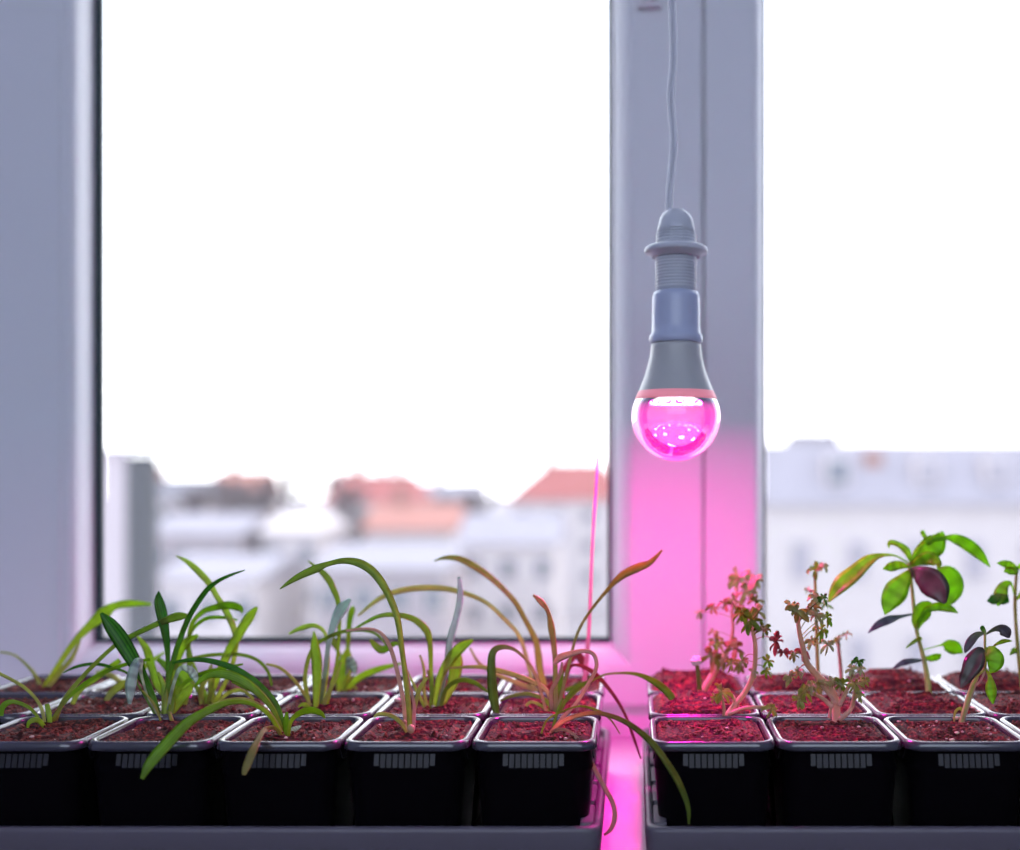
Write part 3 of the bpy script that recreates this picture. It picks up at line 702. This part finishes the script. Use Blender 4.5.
# herb in the first pot right of the gap
t, lv = POTS[(-1, 0)]
st, d0 = px_stem(t, lv, [(727,717,7), (734,706,6), (743,695,5.5), (751,681,5.5), (755,664,5), (755,643,4.5), (752,628,4)], 'stempink')
for i, (x, y, r, mt, ax, ay) in enumerate([(750,620,17,'olive',752,630), (741,612,11,'olive',752,630), (758,612,11,'sage',752,630), (763,630,10,'pinkgreen',753,632), (777,641,12,'redleaf',755,640),
    (742,661,10,'tan',755,655), (731,664,8,'tan',754,662), (768,661,8,'green',756,660), (767,671,7,'green',756,665), (753,672,6,'sage',753,672)]):
    cluster(st, x, y, r, d0+random.uniform(-.006, .006), mt, (ax, ay, d0), 40+i, 7)
s2, _ = px_stem(t, lv, [(738,708,4), (733,697,3.5), (726,692,3)], 'stempink', dbase=d0)
cluster(s2, 722, 692, 12, d0-.003, 'faded', (726, 692, d0), 60, 8); cluster(s2, 714, 697, 7, d0-.003, 'faded', (726, 692, d0), 61, 6)
s2, _ = px_stem(t, lv, [(724,718,3), (724,706,3), (722,698,2)], 'stempink'); 
s2, _ = px_stem(t, lv, [(728,714,4), (745,708,4), (766,707,3)], 'stempink', dbase=d0-.004)
cluster(s2, 772, 708, 10, d0-.006, 'faded', (766, 707, d0-.004), 62, 8)
# branching herb
t, lv = POTS[(-2, 0)]
st, d0 = px_stem(t, lv, [(836,721,8.5), (836,704,8.5), (831,690,8.5), (817,675,7), (807,663,6.5), (803,648,5.5), (799,630,4.5), (798,616,4)], 'stempink')
for i, (x, y, r, mt, ax, ay) in enumerate([(797,610,13,'tan',798,618), (791,605,9,'sage',798,618), (812,606,9,'tan',799,622), (816,597,9,'sage',799,622), (823,598,7,'dark',799,622), (816,615,10,'sage',800,630),
    (827,617,9,'green',801,636), (822,629,10,'green',802,640), (811,640,9,'sage',803,648), (828,644,9,'sage',803,650), (802,650,8,'redleaf',803,650), (794,655,7,'tan',804,656), (783,652,8,'redleaf',804,656),
    (790,677,8,'sage',807,664), (798,671,8,'sage',807,664)]):
    cluster(st, x, y, r, d0+random.uniform(-.008, .012), mt, (ax, ay, d0), 80+i, 7)
for pts, cl in (([(839,706,5), (845,694,4), (850,682,3.5)], [(858,661,8,'dark'), (852,669,7,'sage'), (861,669,6,'sage')]),
                ([(839,720,5), (850,710,4.5), (854,698,4), (855,688,3)], [(865,681,8,'faded'), (855,684,9,'faded'), (859,695,8,'faded')]),
                ([(832,707,5), (822,698,4), (808,692,3.5)], [(805,689,11,'faded'), (799,699,9,'faded'), (812,686,8,'sage')]),
                ([(835,703,4), (826,690,4), (820,685,3)], [(817,686,9,'faded'), (824,682,7,'sage')]),
                ([(838,696,3), (840,686,3), (838,680,2)], [(834,681,10,'sage'), (842,684,9,'olive')]),
                ([(829,718,3), (831,708,3), (832,700,2)], [])):
    dd = d0-.004
    s2, _ = px_stem(t, lv, pts, 'stempink', dbase=dd)
    for j, (x, y, r, mt) in enumerate(cl):
        cluster(s2, x, y, r, dd-.002*j, mt, (pts[-1][0], pts[-1][1], dd), int(x*3+y), 8)
# blurred herb in the second row
t, lv = POTS[(-1, 1)]
st, d0 = px_stem(t, lv, [(705,688,7), (711,678,7), (719,665,6), (728,650,4), (733,630,3.5), (732,610,3), (737,592,2.5)], 'stempink')
for i, (x, y, r, mt) in enumerate([(711,655,14,'tan'), (716,642,12,'faded'), (723,660,11,'tan'), (735,648,13,'tan'), (739,665,9,'tan'), (738,578,15,'sage'), (746,592,13,'sage'), (756,580,12,'sage'),
    (733,600,11,'sage'), (724,603,8,'tan'), (712,607,7,'tan'), (700,612,7,'sage'), (714,632,6,'sage'), (756,600,10,'olive'), (742,612,10,'tan')]):
    ay = min(max(y+6, 592), 670); ax = 737 if ay < 600 else (733 if ay < 640 else 724)
    cluster(st, x, y, r, d0+random.uniform(-.01, .01), mt, (ax, ay, d0), 120+i, 7)
s2, dd = px_stem(t, lv, [(700,696,5), (699,680,5), (697,664,4)], 'tan')
m = MB()
for k in range(6): m.ball(P(696+3*math.cos(k*1.05), 661+3*math.sin(k*1.05), dd), .0017, 12)
m.ball(P(696, 661, dd-.001), .0022, 12); m.build('blossom', simple('white_blossom', (.8,.72,.74), .6), s2)
# thin herb before the right pane
t, lv = POTS[(-2, 1)]
st, d0 = px_stem(t, lv, [(820,694,5), (818,670,4), (817,640,4), (816,610,3.5), (815,575,3)], 'faded')
for i, (x, y, r, mt) in enumerate([(815,570,10,'green'), (824,566,7,'sage'), (808,590,6,'sage'), (826,604,7,'green')]):
    cluster(st, x, y, r, d0, mt, (816, max(576, y+8), d0), 150+i, 6)
st, d0 = px_stem(t, lv, [(842,694,4), (841,672,4), (839,650,3.5), (838,640,3)], 'pink')
cluster(st, 838, 640, 8, d0, 'faded', (838, 646, d0), 158, 6); cluster(st, 846, 634, 6, d0, 'sage', (838, 644, d0), 159, 5)

def leaves_on(parent, t, d0, L_):
    for it in L_:
        mat, pts = it[0], it[1]; kw = dict(it[2]) if len(it) > 2 else {}
        px_leaf(t, 0, pts, mat, dbase=d0, parent=parent, **kw)
# tall broad-leaved plant
t, lv = POTS[(-3, 1)]
st, d0 = px_stem(t, lv, [(929,694,6.5), (927,675,5.5), (923,655,4.5), (917,632,4), (914,608,4), (912,588,3.5), (910,570,4), (909,562,4)], 'stem')
leaves_on(st, t, d0, [
 ('basil', [(908,563,2), (895,556,2,-.3), (880,556,5,-.4), (868,562,12,-.5), (855,574,16,-.6), (843,584,17,-.7), (834,594,10,-.7), (829,602,2,-.7)], dict(fold=.5, roll=.5)),
 ('basil', [(910,570,3), (904,580,14,-.6), (896,591,23,-.8), (889,603,17,-.9), (885,615,1,-1)], dict(fold=.15, roll=.1)),
 ('basil', [(909,567,2), (900,565,8,-.6), (890,567,9,-.9), (883,569,1,-1)], dict(fold=.2, roll=.1)),
 ('basil', [(910,562,3), (906,552,8,.3), (898,545,6,.4), (890,543,5,.5), (889,548,1,.5)], dict(fold=.5)),
 ('basil', [(911,564,4), (918,556,16,.4), (927,549,22,.8), (935,544,22,1), (941,536,10,1.1), (942,531,1,1.2)], dict(fold=.25, roll=.1)),
 ('basil', [(911,566,3), (920,560,11,-.4), (930,558,14,-.7), (938,564,8,-1), (937,568,1,-1.1)], dict(fold=.3, roll=.2)),
 ('basilbrown', [(910,572,6), (918,574,16,-1), (929,580,26,-1.4), (938,590,24,-1.8), (943,600,10,-2), (944,604,1,-2)], dict(fold=.15, roll=.25)),
 ('basil', [(912,573,3), (932,574,8,.8), (945,577,24,1), (951,588,24,1.1), (949,600,12,1.1), (945,605,1,1.1)], dict(fold=.15, roll=0)),
 ('yellow', [(917,630,3), (918,620,14,-.3), (923,610,18,-.3), (929,604,9,-.3), (931,602,1,-.3)], dict(fold=.2, roll=.1)),
 ('basil', [(917,625,3), (926,610,7,-.8), (938,606,9,-1), (949,608,8,-1.2), (958,613,1,-1.4)], dict(fold=.4, roll=.2)),
 ('basilgrey', [(914,614,1.5), (899,617,4,-.6), (889,620,8,-.8), (878,625,7,-1), (868,633,1,-1.2)], dict(fold=.4)),
 ('green', [(922,638,3), (915,641,4,-.4), (906,648,1,-.6)]),
 ('basil', [(924,658,2), (930,658,7,-.3), (937,656,8,-.5), (941,654,2,-.6)]),
 ('basilgrey', [(924,660,1.5), (912,661,5,-.3), (903,663,6,-.5), (893,668,1,-.6)]),
 ('yellow', [(923,650,1), (941,645,2,.4), (946,645,11,.5), (955,648,13,.6), (963,653,1,.7)], dict(roll=0)),
 ('basil', [(911,564,2), (925,545,2,.6), (944,538,4,.8), (956,539,10,.9), (968,545,12,1), (979,554,10,1.1), (990,567,1,1.2)], dict(fold=.3, roll=.1)),
 ('basil', [(929,545,2,.6), (924,536,5,.7), (922,532,4,.8), (925,531,1,.8)]),
 ('basil', [(929,545,2,.6), (933,538,5,.7), (937,535,4,.8), (938,532,1,.8)]),
])
# small purple seedling
t, lv = POTS[(-3, 0)]
st, d0 = px_stem(t, lv, [(961,722,4.5), (965,708,4.5), (970,692,4.5), (976,677,3.5), (984,669,3), (986,658,2.5), (985,646,2.5), (985,631,2.5)], 'stem')
px_stem(t, lv, [(963,722,3), (968,706,3), (973,691,2.5), (978,677,2)], 'stempink')
leaves_on(st, t, d0, [
 ('purple', [(985,633,2), (977,635,6,-.2), (971,641,8,-.3), (967,648,6,-.4), (965,653,1,-.4)], dict(fold=.3)),
 ('purple', [(986,634,2), (994,629,5,-.2), (1001,628,9,-.3), (1006,632,11,-.4), (1009,638,2,-.4)], dict(fold=.3)),
 ('dark', [(985,632,3), (982,628,6), (984,626,1)]),
 ('basilbrown', [(984,649,3), (979,653,12,-.3), (974,663,19,-.5), (968,674,14,-.6), (964,681,10,-.6), (961,688,1,-.7)], dict(fold=.3, roll=.4)),
 ('basil', [(986,649,3), (991,652,13,-.4), (995,660,17,-.6), (993,668,11,-.7), (990,673,1,-.7)], dict(fold=.15, roll=.1)),
 ('basil', [(986,669,2), (990,677,4,-.4), (991,687,10,-.6), (992,695,9,-.7), (993,704,1,-.8)], dict(fold=.5, roll=.4)),
 ('green', [(986,655,1), (995,645,3,.5), (1003,641,5,.8), (1012,641,1,1)]),
 ('pink', [(986,668,2), (981,680,2,-.2), (975,686,2,-.3)]),
])
m = MB()
for (a, b_, r_) in ((972,709,.0024), (978,712,.0016), (956,718,.0016), (952,740,.0013), (957,733,.0012), (966,712,.0014)): m.ball(P(a, b_, (HC-lv-.0015)*F/(b_-VY)), r_, 7, (1.3, 1, .7))
m.build('soil_pebbles', simple('cream_grit', (.72,.58,.42), .6), t)
px_leaf(t, lv, [(954,721,2), (955,712,3), (960,708,3), (963,713,2)], 'faded')
# plant at the right edge
t, lv = POTS[(-4, 1)]
st, d0 = px_stem(t, lv, [(1023,694,4), (1019,660,4), (1016,625,3.5), (1015,600,3.5), (1016,580,3), (1017,568,3)], 'faded')
leaves_on(st, t, d0, [
 ('basil', [(1017,568,3), (1010,566,9,-.3), (1003,564,7,-.4), (997,563,1,-.5)]),
 ('basil', [(1017,568,3), (1014,571,8,-.5), (1007,571,7,-.7), (1004,572,1,-.8)]),
 ('basil', [(1017,568,3), (1022,566,8), (1030,570,8), (1036,576,1)]),
 ('basil', [(1015,600,1.5), (1011,584,3,-.2), (1004,586,9,-.4), (1000,596,13,-.5), (998,606,2,-.6)]),
 ('dark', [(1000,594,3,-.5), (1004,599,12,-.6), (1009,602,2,-.7)]), ('dark', [(1000,594,3,-.5), (993,600,10,-.6), (987,601,1,-.7)]),
 ('green', [(1018,650,2), (1014,651,6,-.3), (1010,655,1,-.5)]),
 ('green', [(1016,600,2), (1026,590,9), (1036,594,1)]),
])

# ------------------------------------------------------------------ outside, far below and beyond the window
G0 = -13.0
M_ground = simple('pale_paved_ground', (.23,.19,.19), .9, var=.25, scale=.06)
gr = MB(); gr.box((-400, 12, G0-.5), (400, 900, G0)); struct('ground', gr, M_ground)
def MC(name, c, var=.12): return simple(name, (c[0]*1.17, c[1]*1.04, c[2]*.95), .85, var=var, scale=.8)
MO = {'white': MC('white_render', (.42,.40,.42)), 'grey': MC('grey_render', (.20,.19,.21)), 'lilac': MC('lilac_render', (.26,.235,.26)), 'cream': MC('cream_render', (.37,.35,.36)), 'red': MC('red_tiles', (.25,.065,.06)), 'salmon': MC('salmon_tiles', (.28,.12,.095)),
      'slate': MC('slate_roof', (.12,.12,.145)), 'dark': MC('dark_steel', (.015,.017,.02)), 'glass': simple('far_window_glass', (.07,.08,.10), .15), 'brick': MC('brick', (.22,.11,.085)), 'bark': MC('bark', (.06,.04,.04)), 'zinc': MC('zinc_roof', (.215,.21,.25))}
def house(px0, px1, ytop, yeave, d, wall, roof, label, depth=9, hip=.0, chim=1, wins=(3, 4)):
    x0, x1 = X(px0, d), X(px1, d); zt, ze = Z(ytop, d), Z(yeave, d); cx = (x0+x1)/2
    t = thing('house', label, 'house', (cx, d+depth/2, G0))
    m = MB(); m.box((x0+.4, d+.4, G0), (x1-.4, d+depth-.4, ze)); m.build('wall', MO[wall], t)
    m = MB(); ym = d+depth/2; h = (x1-x0)*hip
    v = [m.vert(p) for p in ((x0, d, ze), (x1, d, ze), (x1, d+depth, ze), (x0, d+depth, ze), (x0+h, ym, zt), (x1-h, ym, zt))]
    for f in ([0,1,5,4], [2,3,4,5], [1,2,5], [3,0,4], [3,2,1,0]): m.face([v[k] for k in f], False)
    rf = m.build('roof', MO[roof], t)
    for k in range(chim):
        cxx = x0+(x1-x0)*(.3+.4*k); m = MB(); m.box((cxx-.4, ym-.4, ze), (cxx+.4, ym+.4, zt+1.2)); m.box((cxx-.5, ym-.5, zt+1.2), (cxx+.5, ym+.5, zt+1.4)); m.build('chimney', MO['brick'], rf)
    nx, nz = wins
    for i in range(nx):
        for j in range(nz):
            wx = x0+(x1-x0)*(i+.5)/nx; wz = ze-1.6-j*3.0
            if wz < G0+1: continue
            m = MB(); m.box((wx-.55, d+.30, wz-.7), (wx+.55, d+.399, wz+.7)); wi = m.build('window', MO['white'], t)
            m = MB(); m.box((wx-.45, d+.27, wz-.6), (wx-.03, d+.299, wz+.6)); m.box((wx+.03, d+.27, wz-.6), (wx+.45, d+.299, wz+.6)); m.build('pane', MO['glass'], wi)
    return t
house(318, 422, 474, 502, 120, 'cream', 'red', 'far blurred house with a red roof in the middle of the left pane', hip=.15, chim=2)
house(505, 640, 462, 500, 110, 'white', 'red', 'far blurred house with the broad red roof at the right of the left pane', hip=.3, chim=1, wins=(4, 4))
house(120, 205, 478, 500, 130, 'white', 'slate', 'far pale house beside the dark post in the left pane', wins=(3, 4))
house(205, 262, 470, 492, 140, 'cream', 'salmon', 'far house with a small salmon roof left of the bare trees', wins=(2, 4))
house(412, 480, 482, 500, 135, 'white', 'zinc', 'far white house between the two red-roofed houses', wins=(3, 4))
house(255, 322, 508, 532, 80, 'white', 'white', 'nearer bright white gabled house below the bare trees', hip=.25, chim=0, wins=(2, 3))
house(360, 455, 505, 530, 85, 'cream', 'salmon', 'nearer low house with an orange-pink roof below the red roof', wins=(3, 2))
house(455, 560, 515, 545, 75, 'white', 'zinc', 'nearer grey-roofed low building at the right of the left pane', wins=(3, 2), chim=0)
house(145, 241, 515, 535, 78, 'lilac', 'zinc', 'nearer grey-lilac low building with a flat-looking roof left of the white house', wins=(4, 2), chim=0)
house(310, 450, 548, 570, 60, 'lilac', 'zinc', 'nearest grey roof low in the left pane behind the arching blade', depth=10, wins=(4, 2), chim=0)
house(150, 260, 560, 580, 58, 'white', 'zinc', 'nearest pale roof low in the left pane behind the bright green blades', depth=10, wins=(3, 2), chim=0)
# long building in the right pane
d = 42.0
t = thing('apartment_building', 'long pale building with a grey mansard roof filling the right pane', 'building', (X(900, d), d+6, G0))
x0, x1 = X(735, d), X(1250, d)
m = MB(); m.box((x0, d, G0), (x1, d+12, Z(505, d))); m.build('wall', MO['cream'], t)
m = MB(); v = [m.vert(p) for p in ((x0-.3, d-.3, Z(505, d)), (x1, d-.3, Z(505, d)), (x1, d+12.3, Z(505, d)), (x0-.3, d+12.3, Z(505, d)), (x0+.3, d+1.2, Z(442, d)), (x1, d+1.2, Z(442, d)), (x1, d+10.8, Z(442, d)), (x0+.3, d+10.8, Z(442, d)))]
for f in ((0,1,5,4), (1,2,6,5), (2,3,7,6), (3,0,4,7), (4,5,6,7)): m.face([v[k] for k in f], False)
rf = m.build('roof', MO['zinc'], t)
m = MB(); m.box((X(803, d), d+2, Z(445, d)), (X(850, d), d+5, Z(430, d))); m.build('rooftop_box', MO['grey'], rf)
m = MB(); m.box((X(868, d), d+.6, Z(480, d)), (X(886, d), d+1.4, Z(452, d))); m.build('chimney', MO['brick'], rf)
for k in range(9):
    px = 838+k*70
    if k != 0: px += 20
    if px > 1240: break
    m = MB(); m.box((X(px-12, d), d+.0, Z(486, d)), (X(px+12, d), d+1.6, Z(456, d))); dm = m.build('dormer', MO['white'], rf)
    m = MB(); m.box((X(px-9, d), d-.04, Z(483, d)), (X(px+9, d), d-.001, Z(460, d))); m.build('pane', MO['glass'] if k == 0 else MO['zinc'], dm)
for k in range(8):
    for j in range(2):
        px = 800+k*58; zc = Z(560+j*95, d)
        m = MB(); m.box((X(px-11, d), d-.08, zc-.8), (X(px+11, d), d-.001, zc+.8)); wi = m.build('window', MO['white'], t)
        m = MB(); m.box((X(px-9, d), d-.11, zc-.7), (X(px+9, d), d-.081, zc+.7)); m.build('pane', MO['zinc'], wi)
# dark louvred shaft outside at the left
d = 9.0
t = thing('roof_post', 'blurred pale panel with a dark post outside, at the left edge of the left pane', 'post', (X(128, d), d+.05, G0))
m = MB(); m.box((X(100, d), d+.02, G0), (X(126, d), d+.06, Z(452, d))); m.build('panel', MO['lilac'], t)
m = MB(); m.box((X(126, d), d, G0), (X(152, d), d+.12, Z(455, d))); m.build('post', MO['dark'], t)
m = MB(); m.box((X(103, d), d-.03, Z(452, d)), (X(153, d), d+.14, Z(448, d))); m.build('cap', MO['zinc'], t)
# bare trees
def tree(px, ytop, d, sd, label):
    rr = random.Random(sd); base = Vector((X(px, d), d, G0)); H = Z(ytop, d)-G0
    t = thing('bare_tree', label, 'tree', base, 'bare trees among the far houses')
    tk = MB(); br_ = MB()
    tk.tube([base, base+Vector((.1, 0, H*.3)), base+Vector((-.1, 0, H*.6))], [.35, .28, .16], 8); tk.build('trunk', MO['bark'], t)
    def grow(p, dr, ln, r, lvl):
        q = p+dr*ln; br_.tube([p, (p+q)/2+Vector((rr.uniform(-.1,.1), 0, rr.uniform(0,.2)))*ln*.3, q], [r, r*.8, r*.6], 5)
        if lvl == 0: return
        for k in range(4):
            nd = (dr+Vector((rr.uniform(-.9,.9), rr.uniform(-.9,.9), rr.uniform(-.1,.6)))).normalized(); grow(q, nd, ln*.70, r*.72, lvl-1)
    for k in range(5):
        a = 2*PI*k/5
        grow(base+Vector((0, 0, H*(.3+.06*k))), Vector((math.cos(a)*.8, math.sin(a)*.8, .8)).normalized(), H*.2, .30, 3)
    br_.build('crown', MO['bark'], t)
tree(226, 474, 108, 1, 'bare brown tree leftmost of those behind the white gabled house')
tree(280, 462, 95, 2, 'tallest bare brown tree just above the white gabled house')
tree(338, 478, 100, 3, 'bare tree in front of the left end of the middle red roof')
tree(368, 458, 134, 4, 'bare tree rising over the middle red roof')
tree(470, 478, 115, 5, 'bare tree left of the broad red roof')
